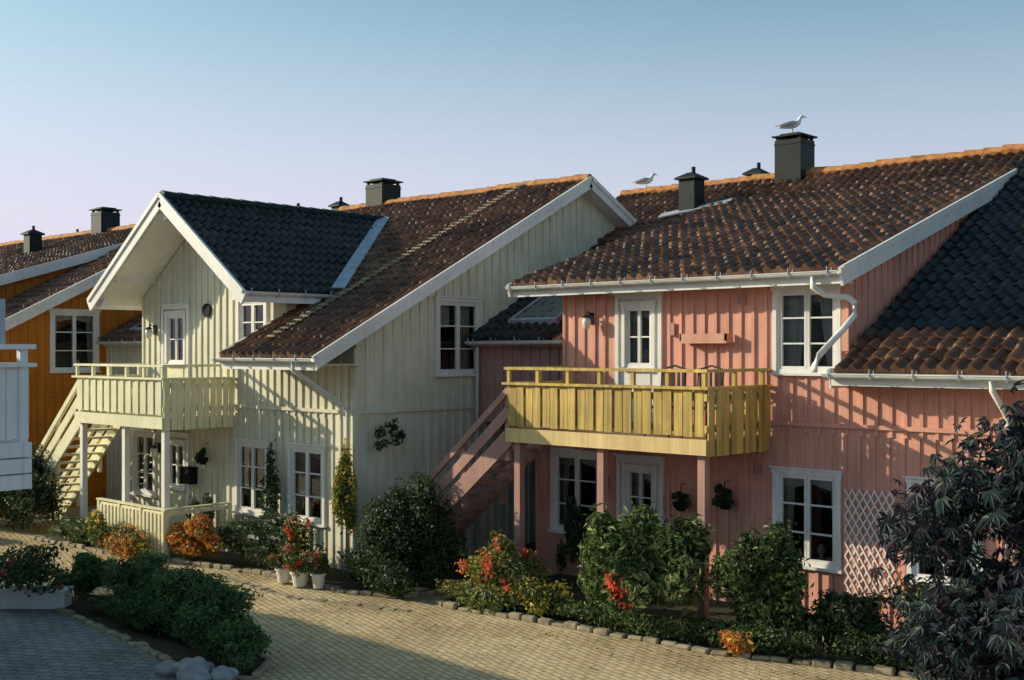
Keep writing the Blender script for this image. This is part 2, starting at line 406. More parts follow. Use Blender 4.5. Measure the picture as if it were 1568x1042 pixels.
# ================================================================= GREY HOUSE
G=empty('grey_wooden_house'); ey,ez=11.97,3.80; ry,rz=19.17,7.52
b_,L_=slopeb(ey,ez,ry,rz)
tiles(G,'roof_main_low',(-18.2,ey,ez),(1,0,0),2.8,b_,L_,'tile')
tiles(G,'roof_main_back',(-23.6,14.25,ez+.5167*(14.25-ey)),(1,0,0),5.4,b_,(ry-14.25)/b_.y,'tile')
br=V((0,-b_.y,b_.z))
tiles(G,'roof_rear',(-23.6,2*ry-ey,ez),(1,0,0),8.2,br,L_,'tile')
ridge(G,(-23.6,ry,rz+.02),(-15.42,ry,rz+.02))
vc=MB(); vc.beam((-18.2,ey,ez+.05),(-18.2,14.5,ez+.05+.5167*2.53),.1,.06); vc.obj('verge_cap',M['lead'],G)
sr=MB(); L0=V((-17.35,ey+.5,ez+.12+.5167*.5)); L1=V((-17.25,ry,rz+.12))
for s in (-.06,.06): sr.tube([L0+V((s,0,0)),L1+V((s,0,0))],.012,5)
for i in range(46): 
    c=L0.lerp(L1,i/46); sr.box(c.x-.11,c.x+.11,c.y-.02,c.y+.02,c.z-.02,c.z+.012)
sr.obj('roof_ladder',M['stone'],G)
bb=MB(); X=-15.38
def barge(mb,p,q,up,h=.23,w=.045): mb.beam(p,q,w,h,up)
barge(bb,(X,ey-.05,ez-.09),(X,ry,rz-.06),(0,0,1)); barge(bb,(X,ry,rz-.06),(X,2*ry-ey,ez-.06),(0,0,1))
bb.beam((X+.035,ey-.05,ez+.0),(X+.035,ry,rz+.03),.03,.09); bb.beam((X+.035,ry,rz+.03),(X+.035,2*ry-ey,ez+.03),.03,.09)
bb.obj('gable_bargeboard',M['trim'],G)
def gtop(y): 
    return (ez+.5167*(y-ey) if y<ry else rz-.5167*(y-ry))-.17
fg=GX(-15.74); w1=(15.05,16.15,3.48,4.84)
wall(G,'gable_wall',fg,13.1,25.2,0,gtop,[(w1[0],w1[1],w1[2]-.02,w1[3])],M['gray'],brk=(ry,))
window(G,fg,*w1,val=False,curt=.0); 
c=MB(); c.fbox(fg,15.1,15.55,-.2,-.19,4.35,4.8); c.fbox(fg,15.75,16.1,-.2,-.19,3.5,4.8); c.obj('window_blind',M['curt'],G)
tr=MB(); tr.fbox(fg,13.1,25.2,.002,.05,2.80,2.86); tr.fbox(fg,13.02,13.14,-.002,.046,0,3.95)
ff=FY(13.1)
tr.fbox(ff,-19.4,-15.72,.002,.05,2.80,2.86); tr.fbox(ff,-15.84,-15.69,0.001,.047,0,3.95)
tr.obj('wall_trim',M['gray'],G)
ops=[(-19.3,-18.35,.80,2.12),(-17.6,-16.65,.80,2.12)]
opL=[(-23.2,-22.4,.84,2.12)]
dL=(-21.95,-21.1,.15,2.12)
A=[(o[0],o[1],o[2]-.02,o[3]) for o in ops+opL]+[dL]
wall(G,'front_wall',ff,-23.7,-15.74,0,lambda s:2.7,A,M['gray'])
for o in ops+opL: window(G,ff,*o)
door(G,ff,*dL,'cream')
upd=(-22.0,-21.1,2.66,4.78); upw=(-19.25,-18.4,4.05,4.86)
CX=-20.5; CZ=6.91; sl=.70
def ctop(x): return CZ-sl*abs(x-CX)-.22
wall(G,'gable_front_wall',ff,-22.85,-18.15,2.7,ctop,[upd,(upw[0],upw[1],upw[2]-.02,upw[3])],M['gray'],brk=(CX,))
wall(G,'front_wall_upper',ff,-18.15,-15.74,2.7,lambda s:4.15,[],M['gray'],skip0=True)
door(G,ff,*upd,'cream'); window(G,ff,*upw,rows=2)
wall(G,'gable_side_wall',GX(-18.15),13.1,14.6,3.6,lambda s:5.15,[],M['gray'])
wall(G,'gable_side_wall_far',GXm(-22.85),13.1,17,2.6,lambda s:5.15,[],M['gray'])
yf=12.14; ex=2.74; ezc=CZ-sl*ex
bR=V((-1,0,sl)).normalized(); LR=ex*math.sqrt(1+sl*sl)
tiles(G,'cross_roof_right',(CX+ex,yf,ezc),(0,1,0),6.1,bR,LR,'tiled')
bLf=V((1,0,sl)).normalized()
tiles(G,'cross_roof_left',(CX-ex,yf,ezc),(0,1,0),6.1,bLf,LR,'tiled')
ri=MB()
for i in range(17): ri.tube([(CX,yf+i*.36,CZ+.03),(CX,yf+i*.36+.38,CZ+.03)],[.12,.1],8)
ri.obj('cross_ridge_cap',M['chim'],G)
cb=MB(); 
for sgn in (1,-1):
    cb.beam((CX+sgn*(ex+.1),yf-.03,ezc-.07-.07),(CX,yf-.03,CZ-.06),.045,.25,(0,0,1))
    cb.beam((CX+sgn*(ex+.1),yf-.06,ezc-.05+.03),(CX,yf-.06,CZ+.07),.05,.08,(0,0,1))
    cb.beam((CX+sgn*(ex+.02),yf,ezc-.12),(CX+sgn*(ex+.02),14.2,ezc-.12),.03,.16)
    cb.box(CX+sgn*1.9-.05,CX+sgn*1.9+.05,yf+.05,13.1,ezc+.35,ezc+.5)
    cb.box(min(CX+sgn*ex*.98,CX+sgn*2.35),max(CX+sgn*ex*.98,CX+sgn*2.35),yf+.04,yf+.1,ezc-.16,ezc-.02)
cb.box(CX-.05,CX+.05,yf+.05,13.1,CZ-.42,CZ-.24)
cb.obj('cross_bargeboard',M['trim'],G)
vf=MB(); 
pA=V((CX+.05,17.85,CZ+.1)); pB=V((CX+ex+.1,14.25,ezc+.13)); vf.beam(pA,pB,.26,.02,(.45,-.5,1)); vf.obj('valley_flashing',M['lead'],G)
gutter(G,(CX+ex+.07,yf,ezc-.02),(CX+ex+.07,14.3,ezc-.02))
gutter(G,(-18.3,ey-.07,ez-.03),(-15.4,ey-.07,ez-.03)); fa=MB(); fa.box(-18.2,-15.42,ey+.02,ey+.05,ez-.22,ez-.02); fa.obj('eave_fascia',M['trim'],G)
so=MB(); so.box(-18.2,-15.45,ey+.06,13.08,3.66,3.68); so.obj('eave_soffit',M['gray'],G)
pipe(G,[(-15.95,11.9,3.72),(-15.95,11.9,3.58),(-15.9,12.1,3.45),(-15.85,12.85,2.98),(-15.83,12.98,2.85),(-15.83,12.98,.1)])
pipe(G,[(-15.6,15.98,4.05),(-15.62,16.0,3.9),(-15.62,16.0,.1)])
chimney(G,-22.2,19.35,7.2,8.17)
balcony(G,-22.8,-19.47,11.56,13.1,'cream','cream','cream',.02,.12)
po=MB()
for x in (-22.7,-21.0,-19.55): po.box(x-.055,x+.055,11.6,11.71,0,2.44)
po.obj('balcony_posts',M['trim'],G)
stairs(G,-22.85,11.65,12.6,2.62,3.0,'cream')
lamp(G,ff,-22.35,4.35); lamp(G,ff,-22.15,1.85)
dk=MB(); dk.tube([ff.P(-20.35,.03,4.72),ff.P(-20.35,.06,4.72)],.14,14); dk.obj('round_wall_plaque',M['black'],G)
mx=MB(); mx.fbox(ff,-21.0,-20.72,.03,.2,1.2,1.5); mx.fbox(ff,-21.02,-20.7,.02,.22,1.5,1.54); mx.obj('mailbox',M['black'],G)
lb,lL=slopeb(14.57,4.16,21.0,7.5)
tiles(G,'roof_link',(-27.6,14.57,4.16),(1,0,0),4.8,lb,lL,'tile')
wall(G,'link_wall',FY(14.8),-27.6,-22.85,0,lambda s:4.15,[(-25.4,-24.5,.8,2.1)],M['gray'])
window(G,FY(14.8),-25.4,-24.5,.82,2.1)
gutter(G,(-27.5,14.5,4.13),(-22.9,14.5,4.13))
def skylight(par,x0,x1,y0,y1,plane):
    s=MB();g=MB()
    n=V((0,-.46,.887))
    def Q(x,y,h): return V((x,y,plane(y)))+n*h
    for a in ((x0,x0+.07,y0,y1),(x1-.07,x1,y0,y1),(x0+.07,x1-.07,y0,y0+.08),(x0+.07,x1-.07,y1-.08,y1)):
        s.box8([Q(a[0],a[2],0),Q(a[1],a[2],0),Q(a[1],a[3],0),Q(a[0],a[3],0),Q(a[0],a[2],.13),Q(a[1],a[2],.13),Q(a[1],a[3],.13),Q(a[0],a[3],.13)])
    g.quad(Q(x0+.07,y0+.08,.12),Q(x1-.07,y0+.08,.12),Q(x1-.07,y1-.08,.12),Q(x0+.07,y1-.08,.12))
    s.obj('skylight_frame',M['lead'],par); g.obj('skylight_glass',M['glass'],par)
    d=MB(); d.quad(Q(x0+.07,y0+.08,.09),Q(x1-.07,y0+.08,.09),Q(x1-.07,y1-.08,.09),Q(x0+.07,y1-.08,.09)); d.obj('skylight_blind',M['curt'] if par!=G else M['dark'],par)
skylight(G,-26.6,-25.4,14.9,15.9,lambda y:4.16+.52*(y-14.57))
vent(G,-28.2,21.2,7.3,8.25); vent(G,-26.2,21.2,7.3,8.25)

# ================================================================= PINK HOUSE
K=empty('pink_wooden_house')
def pm(y): return 3.62+.52*(y-14.9)
pry,prz=22.7,pm(22.7)
def mainp(name,x0,x1,y0,mat='tile',y1=None):
    y1=y1 or pry
    b,L=slopeb(y0,pm(y0),y1,pm(y1)); tiles(K,name,(x0,y0,pm(y0)),(1,0,0),x1-x0,b,L,mat)
mainp('roof_link',-15.72,-13.6,15.86,'tiled',19.9); mainp('roof_behind',-17.2,-13.6,19.9); mainp('roof_mid',-13.6,-7.62,19.5)
mainp('roof_low',-7.62,-.5,14.9,'tile',16.0); mainp('roof_low_upper_shaded',-7.62,-.5,16.0,'tiled')  # shade on the upper slope painted in with the darker tile colour
tiles(K,'roof_rear',(-17.2,2*pry-15,pm(15)),(1,0,0),16.7,V((0,-cS,sS)),7.7/cS,'tile')
ridge(K,(-17.2,pry,prz+.03),(-.5,pry,prz+.03))
dy0,dz0=14.96,5.04
db,dL_=slopeb(dy0,dz0,21.75,dz0+.31*(21.75-dy0))
tiles(K,'roof_dormer',(-13.76,dy0,dz0),(1,0,0),6.22,db,dL_,'tile')
ba=MB(); X=-7.53
ba.beam((X,dy0-.06,dz0-.11),(X,21.6,dz0-.06+.31*(21.6-dy0)-.03),.045,.26); ba.beam((X+.03,dy0-.06,dz0+.0),(X+.03,21.6,dz0+.05+.31*(21.6-dy0)),.04,.09)
ba.beam((-13.79,dy0-.06,dz0-.09),(-13.79,21.6,dz0-.09+.31*(21.6-dy0)),.045,.22)
ba.box(-13.76,-7.55,dy0+.02,dy0+.05,dz0-.2,dz0-.02)
ba.obj('dormer_bargeboard',M['trim'],K)
gutter(K,(-13.8,dy0-.07,dz0-.03),(-7.55,dy0-.07,dz0-.03))
so=MB(); so.box(-13.7,-7.6,dy0+.06,15.44,4.86,4.88); so.obj('eave_soffit',M['trim'],K)
fp=FY(15.46)
pw=(-8.83,-7.86,3.60,4.80); pd=(-11.78,-10.98,2.66,4.76)
lw=[(-13.2,-12.2,.80,2.13),(-8.83,-7.86,.78,2.10),(-6.75,-5.85,.78,2.10),(-4.0,-3.0,.78,2.1)]
ld=(-11.75,-10.95,.1,2.1)
wall(K,'front_wall_upper',fp,-12.97,-7.7,2.7,lambda s:5.0,[(pw[0],pw[1],pw[2]-.02,pw[3]),pd],M['pink'])
wall(K,'front_wall_right',fp,-7.7,-.8,2.7,lambda s:3.85,[],M['pink'],skip0=True)
wall(K,'front_wall',fp,-13.6,-.8,0,lambda s:2.7,[(a,b,c-.02,d) for a,b,c,d in lw]+[ld],M['pink'])
window(K,fp,*pw,curt=.33); 
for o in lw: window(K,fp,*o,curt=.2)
door(K,fp,*pd,'trim'); door(K,fp,*ld,'trim')
wall(K,'dormer_cheek',GX(-7.7),15.46,21.5,3.5,lambda y:dz0+.31*(y-dy0)-.16,[],M['pink'],skip0=True)
wall(K,'dormer_cheek_left',GXm(-12.97),15.46,21.5,2.6,lambda y:dz0+.31*(y-dy0)-.16,[],M['pink'])
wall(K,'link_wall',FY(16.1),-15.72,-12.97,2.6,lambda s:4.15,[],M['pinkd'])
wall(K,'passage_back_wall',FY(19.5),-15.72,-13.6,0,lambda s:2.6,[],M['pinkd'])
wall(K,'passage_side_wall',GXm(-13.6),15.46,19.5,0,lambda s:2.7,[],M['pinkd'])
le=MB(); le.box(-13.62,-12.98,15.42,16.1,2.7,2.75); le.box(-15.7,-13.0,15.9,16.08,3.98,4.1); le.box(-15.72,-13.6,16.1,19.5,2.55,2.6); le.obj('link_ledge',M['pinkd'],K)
gutter(K,(-15.7,15.79,4.08),(-13.2,15.79,4.08))
skylight(K,-15.1,-13.9,16.35,17.5,pm)
tr=MB(); tr.fbox(fp,-8.95,-.8,.002,.05,2.80,2.86); tr.fbox(fp,-7.78,-7.67,.001,.05,3.9,4.98); tr.obj('wall_trim',M['pink'],K)
gutter(K,(-7.75,14.83,3.58),(-.5,14.83,3.58)); fa=MB(); fa.box(-7.7,-.5,14.93,14.96,3.42,3.6); fa.box(-7.72,-7.69,14.93,15.46,3.38,3.66); fa.box(-7.68,-.5,14.97,15.44,3.42,3.44); fa.obj('eave_fascia',M['trim'],K)
pipe(K,[(-7.95,14.9,5.0),(-7.95,14.9,4.8),(-7.9,15.15,4.7),(-7.62,15.3,4.66),(-7.52,15.3,4.58),(-7.52,15.3,4.4),(-7.6,15.1,4.2),(-7.85,14.9,3.85),(-7.9,14.85,3.7),(-7.9,14.85,3.6)],'trim',.045)
pipe(K,[(-5.45,14.83,3.55),(-5.45,14.85,3.4),(-5.45,15.3,3.1),(-5.45,15.38,3.0),(-5.45,15.38,.1)],'trim',.04)
balcony(K,-12.75,-9.0,13.77,15.46,'pine','pinel','pine',.03,.15)
po=MB()
for x in (-12.6,-10.9,-9.1): po.box(x-.06,x+.06,13.82,13.94,0,2.44)
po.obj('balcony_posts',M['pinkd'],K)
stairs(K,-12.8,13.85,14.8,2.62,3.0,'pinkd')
ch=MB()
for cx,cy in ((-10.2,14.5),(-9.6,14.6)):
    for sx in (-.22,.22): ch.tube([(cx+sx,cy-.2,2.62),(cx+sx,cy-.2,3.25),(cx+sx,cy+.22,3.28),(cx+sx,cy+.25,3.62)],.014,6); ch.tube([(cx+sx,cy+.2,2.62),(cx+sx,cy+.22,3.28)],.014,6)
    ch.tube([(cx-.22,cy+.25,3.62),(cx,cy+.27,3.68),(cx+.22,cy+.25,3.62)],.016,6)
    for i in range(5): ch.box(cx-.2+i*.09,cx-.16+i*.09,cy+.235,cy+.25,3.1,3.62)
    ch.box(cx-.22,cx+.22,cy-.2,cy+.22,3.04,3.07)
ch.obj('balcony_chairs',M['bark'],K)
chimney(K,-12.55,22.7,7.5,8.55,.62)
vent(K,-14.27,21.3,6.85,7.85,.4); vent(K,-13.9,23.4,7.3,8.15,.34)
fl=MB(); fl.beam((-14.9,21.0,6.87),(-13.3,21.35,7.1),.3,.03,(0,-.45,1)); fl.obj('stack_flashing',M['lead'],K)
lamp(K,fp,-12.35,4.45); lamp(K,fp,-12.05,1.7)
sp=MB(); sp.fbox(fp,-10.45,-9.6,.03,.2,4.02,4.06); sp.fbox(fp,-10.45,-9.6,.18,.2,4.06,4.17)
sp.fbox(fp,-10.45,-10.42,.03,.2,4.06,4.17); sp.fbox(fp,-9.63,-9.6,.03,.2,4.06,4.17); sp.obj('wall_shelf_box',M['pink'],K)
ve=MB(); ve.fbox(fp,-9.5,-9.36,.024,.04,4.62,4.76); ve.fbox(fp,-9.2,-9.06,.024,.04,2.05,2.2); ve.fbox(fp,-10.75,-10.65,.024,.06,4.15,4.35); ve.obj('wall_vents',M['pinkd'],K)

# ================================================================= ORANGE HOUSE
O=empty('orange_wooden_house'); oe=10.57; orr=17.77
ob_,oL=slopeb(oe,3.8,orr,7.52)
tiles(O,'roof_low',(-29.6,oe,3.8),(1,0,0),2.3,ob_,oL,'tile')
tiles(O,'roof_mid',(-42,14.5,3.8+.5167*(14.5-oe)),(1,0,0),12.4,ob_,(orr-14.5)/ob_.y,'tile')
tiles(O,'roof_rear',(-42,2*orr-oe,3.8),(1,0,0),14.7,V((0,-ob_.y,ob_.z)),oL,'tile')
ridge(O,(-42,orr,7.55),(-27.3,orr,7.55))
ob2,oL2=slopeb(10.55,5.04,16.7,5.04+.31*6.15)
tiles(O,'roof_dormer',(-42,10.55,5.04),(1,0,0),12.5,ob2,oL2,'tile')
bo=MB(); bo.beam((-27.27,oe-.05,3.72),(-27.27,orr,7.46),.045,.26); bo.beam((-27.27,orr,7.46),(-27.27,2*orr-oe,3.74),.045,.26)
bo.beam((-27.24,oe-.05,3.82),(-27.24,orr,7.55),.03,.09)
bo.beam((-29.47,10.5,4.95),(-29.47,16.7,4.95+.31*6.2),.045,.26); bo.obj('bargeboards',M['trim'],O)
fo=GX(-27.6); ow=(13.35,14.5,3.42,4.86)
wall(O,'gable_wall',fo,11.7,24,0,lambda y:(3.8+.5167*(y-oe) if y<orr else 7.52-.5167*(y-orr))-.17,[(ow[0],ow[1],ow[2]-.02,ow[3])],M['orange'],brk=(orr,))
window(O,fo,*ow,curt=.15)
wall(O,'front_wall',FY(11.7),-42,-27.6,0,lambda s:4.2,[(-30.5,-29.5,.8,2.1)],M['orange']); window(O,FY(11.7),-30.5,-29.5,.82,2.1)
wall(O,'dormer_cheek',GX(-29.65),11.2,16.6,4,lambda y:5.04+.31*(y-10.55)-.16,[],M['orange'])
wall(O,'dormer_front',FY(11.2),-42,-29.65,3.6,lambda s:5.0,[],M['orange'])
t=MB(); t.fbox(fo,11.7,24,.002,.05,2.8,2.86); t.fbox(fo,11.64,11.76,0,.047,0,4.2); t.obj('wall_trim',M['orange'],O)
gutter(O,(-29.5,oe-.07,3.77),(-27.3,oe-.07,3.77))
chimney(O,-33.3,17.8,7.3,8.24); vent(O,-35.6,16.6,6.85,7.75,.4); vent(O,-36.9,18.7,7.0,7.9)

# ================================================================= WHITE NEIGHBOUR HOUSE (left edge)
N=empty('white_wooden_house'); ny=3.0; nx0=-31; nc=-1.6; nh=ny-nc; ze=5.2
nw=((-16.6,-15.6,.8,2.1),(-20.6,-19.6,.8,2.1),(-24.6,-23.6,.8,2.1),(-28.6,-27.6,.8,2.1),(-18.6,-17.6,3.2,4.4))
wall(N,'street_wall',F(0,ny,1,0,0,1),nx0,-14,0,lambda s:ze,[(a,b,c-.02,d) for a,b,c,d in nw],M['white'])
for o in nw: window(N,F(0,ny,1,0,0,1),*o)
ng=lambda y:ze+.36*(nh-abs(y-nc))
wall(N,'gable_wall',GX(-14),nc-nh,ny,0,ng,[(-.4,.6,3.38,4.7)],M['white'],brk=(nc,)); window(N,GX(-14),-.4,.6,3.4,4.7)
wall(N,'far_gable_wall',GXm(nx0),nc-nh,ny,0,ng,[],M['white'],brk=(nc,))
wall(N,'back_wall',FY(nc-nh),nx0,-14,0,lambda s:ze,[],M['white'])
q=nh+.4
nb=V((0,-1,.36)).normalized(); tiles(N,'roof_street',(nx0-.3,nc+q,ze-.1),(1,0,0),17.6,nb,q/abs(nb.y),'tile')
nb2=V((0,1,.36)).normalized(); tiles(N,'roof_back',(nx0-.3,nc-q,ze-.1),(1,0,0),17.6,nb2,q/nb2.y,'tile')
ridge(N,(nx0-.3,nc,ze-.08+.36*q),(-13.7,nc,ze-.08+.36*q))
w=MB()
fz=GX(-11.5)
for i in range(18):
    s=3.2+i*.118; w.fbox(fz,s,s+.105,0,.022,3.02,3.74)
for i in range(21):
    s=-14+i*.118; w.fbox(F(0,5.31,1,0,0,1),s,s+.105,0,.022,3.02,3.74)
w.box(-14,-11.44,5.22,5.38,3.74,3.78); w.box(-11.56,-11.42,3.2,5.22,3.74,3.78)
w.box(-14,-11.42,5.2,5.36,3.92,3.97); w.box(-11.56,-11.42,3.2,5.2,3.92,3.97)
w.box(-11.55,-11.47,5.22,5.3,2.98,3.92); w.box(-11.55,-11.47,4.1,4.18,3.7,3.92)
for zz in (2.52,2.68,2.84): w.box(-14,-11.45,5.25,5.33,zz,zz+.145); w.box(-11.53,-11.46,2.9,5.25,zz,zz+.145)
w.box(-14,-11.53,2.9,5.25,2.86,2.94)
for x in (-13.6,-12.0): w.beam((x,5.1,2.55),(x,3.05,1.3),.1,.1,(1,0,0))
w.box(-14.05,-11.5,3.0,3.05,2.4,2.95); w.box(-14.0,-11.55,2.95,3.05,0,4.6)
w.obj('end_balcony',M['white'],N)
pnl=MB(); pnl.box(-11.62,-11.58,3.2,5.12,3.97,4.42); pnl.obj('privacy_screen',M['lead'],N)

# ================================================================= GULLS
def gull(name,x,y,z,hd,sc=1.0):
    e=empty(name); d=V((math.cos(hd),math.sin(hd),0)); s=V((-d.y,d.x,0)); up=V((0,0,1)); o=V((x,y,z))
    def P(f,u,l=0): return o+(d*f+up*u+s*l)*sc
    m=MB()
    m.tube([P(-.27,.13),P(-.22,.135),P(-.14,.15),P(-.05,.17),P(.04,.19),P(.10,.22),P(.125,.265),P(.14,.30),P(.165,.325),P(.195,.325),P(.21,.318)],
           [.012,.03,.055,.078,.082,.065,.045,.038,.040,.030,.012],12)
    m.obj('body',M['gullw'],e,True)
    w=MB()
    for q in (1,-1):
        w.tube([P(.07,.21,q*.06),P(0,.2,q*.078),P(-.1,.185,q*.07),P(-.2,.165,q*.04),P(-.32,.155,q*.012)],[.02,.05,.048,.03,.006],8,.35)
    w.obj('wings',M['gullg'],e,True)
    b=MB(); b.tube([P(.205,.32),P(.235,.314),P(.258,.30)],[.013,.01,.003],6)
    for q in (1,-1):
        b.tube([P(.0,.12,q*.03),P(.005,.06,q*.03),P(-.0,.006,q*.03)],.007,5)
        b.add([P(-.01,.004,q*.03),P(.06,.004,q*.06),P(.07,.004,q*.03),P(.06,.004,q*.0)],[(0,1,2,3)])
    b.obj('beak_and_legs',M['beak'],e)
    ey_=MB()
    for q in (1,-1): ey_.tube([P(.178,.335,q*.028),P(.178,.335,q*.036)],.006,6)
    ey_.obj('eyes',M['black'],e)
gull('seagull',-12.6,22.7,8.6,math.radians(42),1.2)
gull('seagull',-16.5,22.7,prz+.12,math.radians(35),1.05)

# ================================================================= GROUND
def poly(name,pts,z,mat):
    mb=MB(); mb.add([(x,y,z) for x,y in pts],[tuple(range(len(pts)))]); return mb.obj(name,mat)
poly('ground',[(-400,-400),(400,-400),(400,400),(-400,400)],0,M['ground'])
poly('cobbled_road',[(-70,-12),(25,-12),(25,17),(-70,17)],.006,M['road'])
gb=[(-23.6,11.0),(-20.9,11.2),(-18.1,11.75),(-16.1,12.05),(-14.6,11.95),(-13.7,12.3),(-13.5,13.2),(-13.7,16.1),(-23.7,13.1)]
pb=[(-13.1,12.5),(-12.7,12.3),(-10.3,12.6),(-8.25,12.75),(-6.3,13.35),(-3,13.9),(3,14.3),(3,15.46),(-13.1,15.46)]
jb=[(-17.9,8.5),(-17.0,9.25),(-15,9.3),(-13,9.0),(-12.0,8.6),(-11.6,8.1),(-12.2,7.65),(-14,7.95),(-16.5,8.2)]
poly('garden_bed_soil',gb,.03,M['soil']); poly('garden_bed_soil',pb,.03,M['soil']); poly('garden_bed_soil',jb,.03,M['soil'])
poly('brick_patio',[(-26,6.2),(-17.9,8.45),(-16.5,8.2),(-14,7.95),(-12.2,7.65),(-11.5,8.0),(-10.2,6.5),(-8,2),(-8,-6),(-26,-6)],.012,M['patio'])
def kerb(name,pts,w=.12,h=.08,mat='stone',st=.24):
    mb=MB()
    for (a,b) in zip(pts,pts[1:]):
        a=V((*a,0));b=V((*b,0));L=(b-a).length;n=max(1,int(L/st))
        for i in range(n):
            p=a.lerp(b,(i+.05+random.uniform(0,.06))/n);q=a.lerp(b,(i+.94+random.uniform(0,.05))/n);hh=h*random.uniform(.6,1.25);j=V((random.uniform(-.025,.025),random.uniform(-.025,.025),hh/2))
            mb.beam(p+j,q+j+V((0,0,random.uniform(-.01,.01))),w*random.uniform(.75,1.3),hh)
    o=mb.obj(name,M[mat]); bv=o.modifiers.new('b','BEVEL'); bv.width=.022; bv.segments=2
kerb('stone_kerb',gb[:7]); kerb('stone_kerb',pb[:7]); kerb('stone_kerb',[pb[1],pb[0],(-13.1,13.6)]); kerb('stone_kerb',jb+[jb[0]],.1,.06)
kerb('paving_drain_channel',[(-17.4,11.4),(-15,11.15),(-12.9,11.75)],.14,.02,'stone',.2)

# ================================================================= PLANTS
def mesh_leaves(name,Vs,Fs,C,parent=None):
    me=bpy.data.meshes.new(name); me.from_pydata(Vs.tolist(),[],Fs); me.update()
    at=me.attributes.new('lc','FLOAT_COLOR','POINT'); at.data.foreach_set('color',np.concatenate([C,np.ones((len(C),1))],1).astype(np.float32).ravel())
    me.materials.append(M['leaf']); ob=bpy.data.objects.new(name,me); scene.collection.objects.link(ob)
    if parent: ob.parent=parent
    return ob
def unit(a): return a/np.maximum(1e-9,np.linalg.norm(a,axis=1,keepdims=True))
def leaf_quads(pos,nrm,size,asp,cols):
    n=len(pos); r=unit(rng.normal(size=(n,3))); t=unit(np.cross(nrm,r)); bt=np.cross(nrm,t)
    s=size[:,None]
    base=pos-t*s*.5; tip=pos+t*s*.5-nrm*s*.12; l=pos+bt*s*asp*.5+nrm*s*.08; rr=pos-bt*s*asp*.5+nrm*s*.08
    Vs=np.stack([base,l,tip,rr],1).reshape(-1,3); idx=np.arange(n)*4
    Fs=np.stack([idx,idx+1,idx+2,idx+3],1).tolist()
    return Vs,Fs,np.repeat(cols,4,0)
def bush(name,cx,cy,rx,ry,h,n,size,cols,z0=0.03,lumps=14,asp=.5,flowers=None,fn=0,fs=.07,core=True,spiky=0.0,out=.9,lr_=(.28,.5),full=False):
    L=unit(rng.normal(size=(lumps,3)))*rng.uniform(.35,.85,(lumps,1))
    L[:,2]=np.where(L[:,2]<-.5,L[:,2]*.5,L[:,2])
    if full: low=L[:,2]<0; L[low,:2]*=1.25
    R=np.array([rx,ry,h/2]); lc=L*R+np.array([cx,cy,z0+h/2]); lr=rng.uniform(lr_[0],lr_[1],lumps)
    w=lr**2; w/=w.sum(); ii=rng.choice(lumps,n,p=w)
    d=unit(rng.normal(size=(n,3))); rad=rng.uniform(.5,1.0,n)**.5
    strag=rng.random(n)<spiky; rad=np.where(strag,rad+rng.uniform(0,.6,n),rad)
    pos=lc[ii]+d*(lr[ii]*rad)[:,None]*R*1.05
    pos[:,2]=np.maximum(pos[:,2],z0+rng.uniform(0,.06,n))
    nrm=unit(d*out+rng.normal(size=(n,3))*.6+np.array([0,0,.35]))
    cols=np.array(cols); lump_c=rng.integers(0,len(cols),lumps)
    pick=np.where(rng.random(n)<.6,lump_c[ii],rng.integers(0,len(cols),n))
    c=cols[pick]*rng.uniform(.55,1.45,(n,1))
    Vs,Fs,C=leaf_quads(pos,nrm,size*rng.uniform(.55,1.35,n),asp,c)
    VS=[Vs];FS=list(Fs);CS=[C]
    off=len(Vs)
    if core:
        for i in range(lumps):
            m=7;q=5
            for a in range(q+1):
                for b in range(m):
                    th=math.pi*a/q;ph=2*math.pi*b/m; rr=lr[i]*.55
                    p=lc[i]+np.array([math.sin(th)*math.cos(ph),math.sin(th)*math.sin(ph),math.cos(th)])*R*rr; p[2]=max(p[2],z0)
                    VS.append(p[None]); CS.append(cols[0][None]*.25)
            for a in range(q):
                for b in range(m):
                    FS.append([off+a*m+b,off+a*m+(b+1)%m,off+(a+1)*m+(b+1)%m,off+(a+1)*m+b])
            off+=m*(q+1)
    if flowers is not None and fn:
        fc=np.array(flowers); m=fn; ii=rng.integers(0,lumps,m); d=unit(rng.normal(size=(m,3))+np.array([.2,-.6,.9]))
        ctr=lc[ii]+d*(lr[ii]*1.12)[:,None]*R; k_=22
        pos=np.repeat(ctr,k_,0)+rng.normal(size=(m*k_,3))*fs*.36; nr=unit(rng.normal(size=(m*k_,3))+np.array([0,-.4,.6]))
        c=np.repeat(fc[rng.integers(0,len(fc),m)],k_,0)*rng.uniform(.7,1.2,(m*k_,1))
        v2,f2,c2=leaf_quads(pos,nr,np.full(m*k_,fs*.55),.9,c)
        VS.append(v2);CS.append(c2);FS+= [[x+off for x in f] for f in f2]; off+=len(v2)
    return mesh_leaves(name,np.concatenate(VS),FS,np.concatenate(CS))
GD=[(.03,.052,.022),(.045,.075,.027),(.065,.105,.032)]
GM=[(.06,.10,.03),(.10,.15,.045),(.14,.185,.055)]
GL=[(.13,.18,.055),(.22,.27,.09),(.31,.34,.13)]
OR=[(.70,.28,.06),(.55,.18,.04),(.24,.18,.04),(.68,.38,.10)]
YL=[(.58,.42,.08),(.42,.36,.08),(.18,.19,.05)]
RED=[(.8,.08,.03),(.85,.2,.1)]
bush('rhododendron_bush',-9.65,13.15,1.12,.6,1.9,9500,.145,GL+GM[:2],lumps=44,asp=.32,spiky=.16,lr_=(.16,.32))
bush('laurel_bush',-7.95,13.5,.62,.48,1.6,6000,.10,GM+GD[2:],lumps=26,asp=.42,spiky=.16,lr_=(.18,.36))
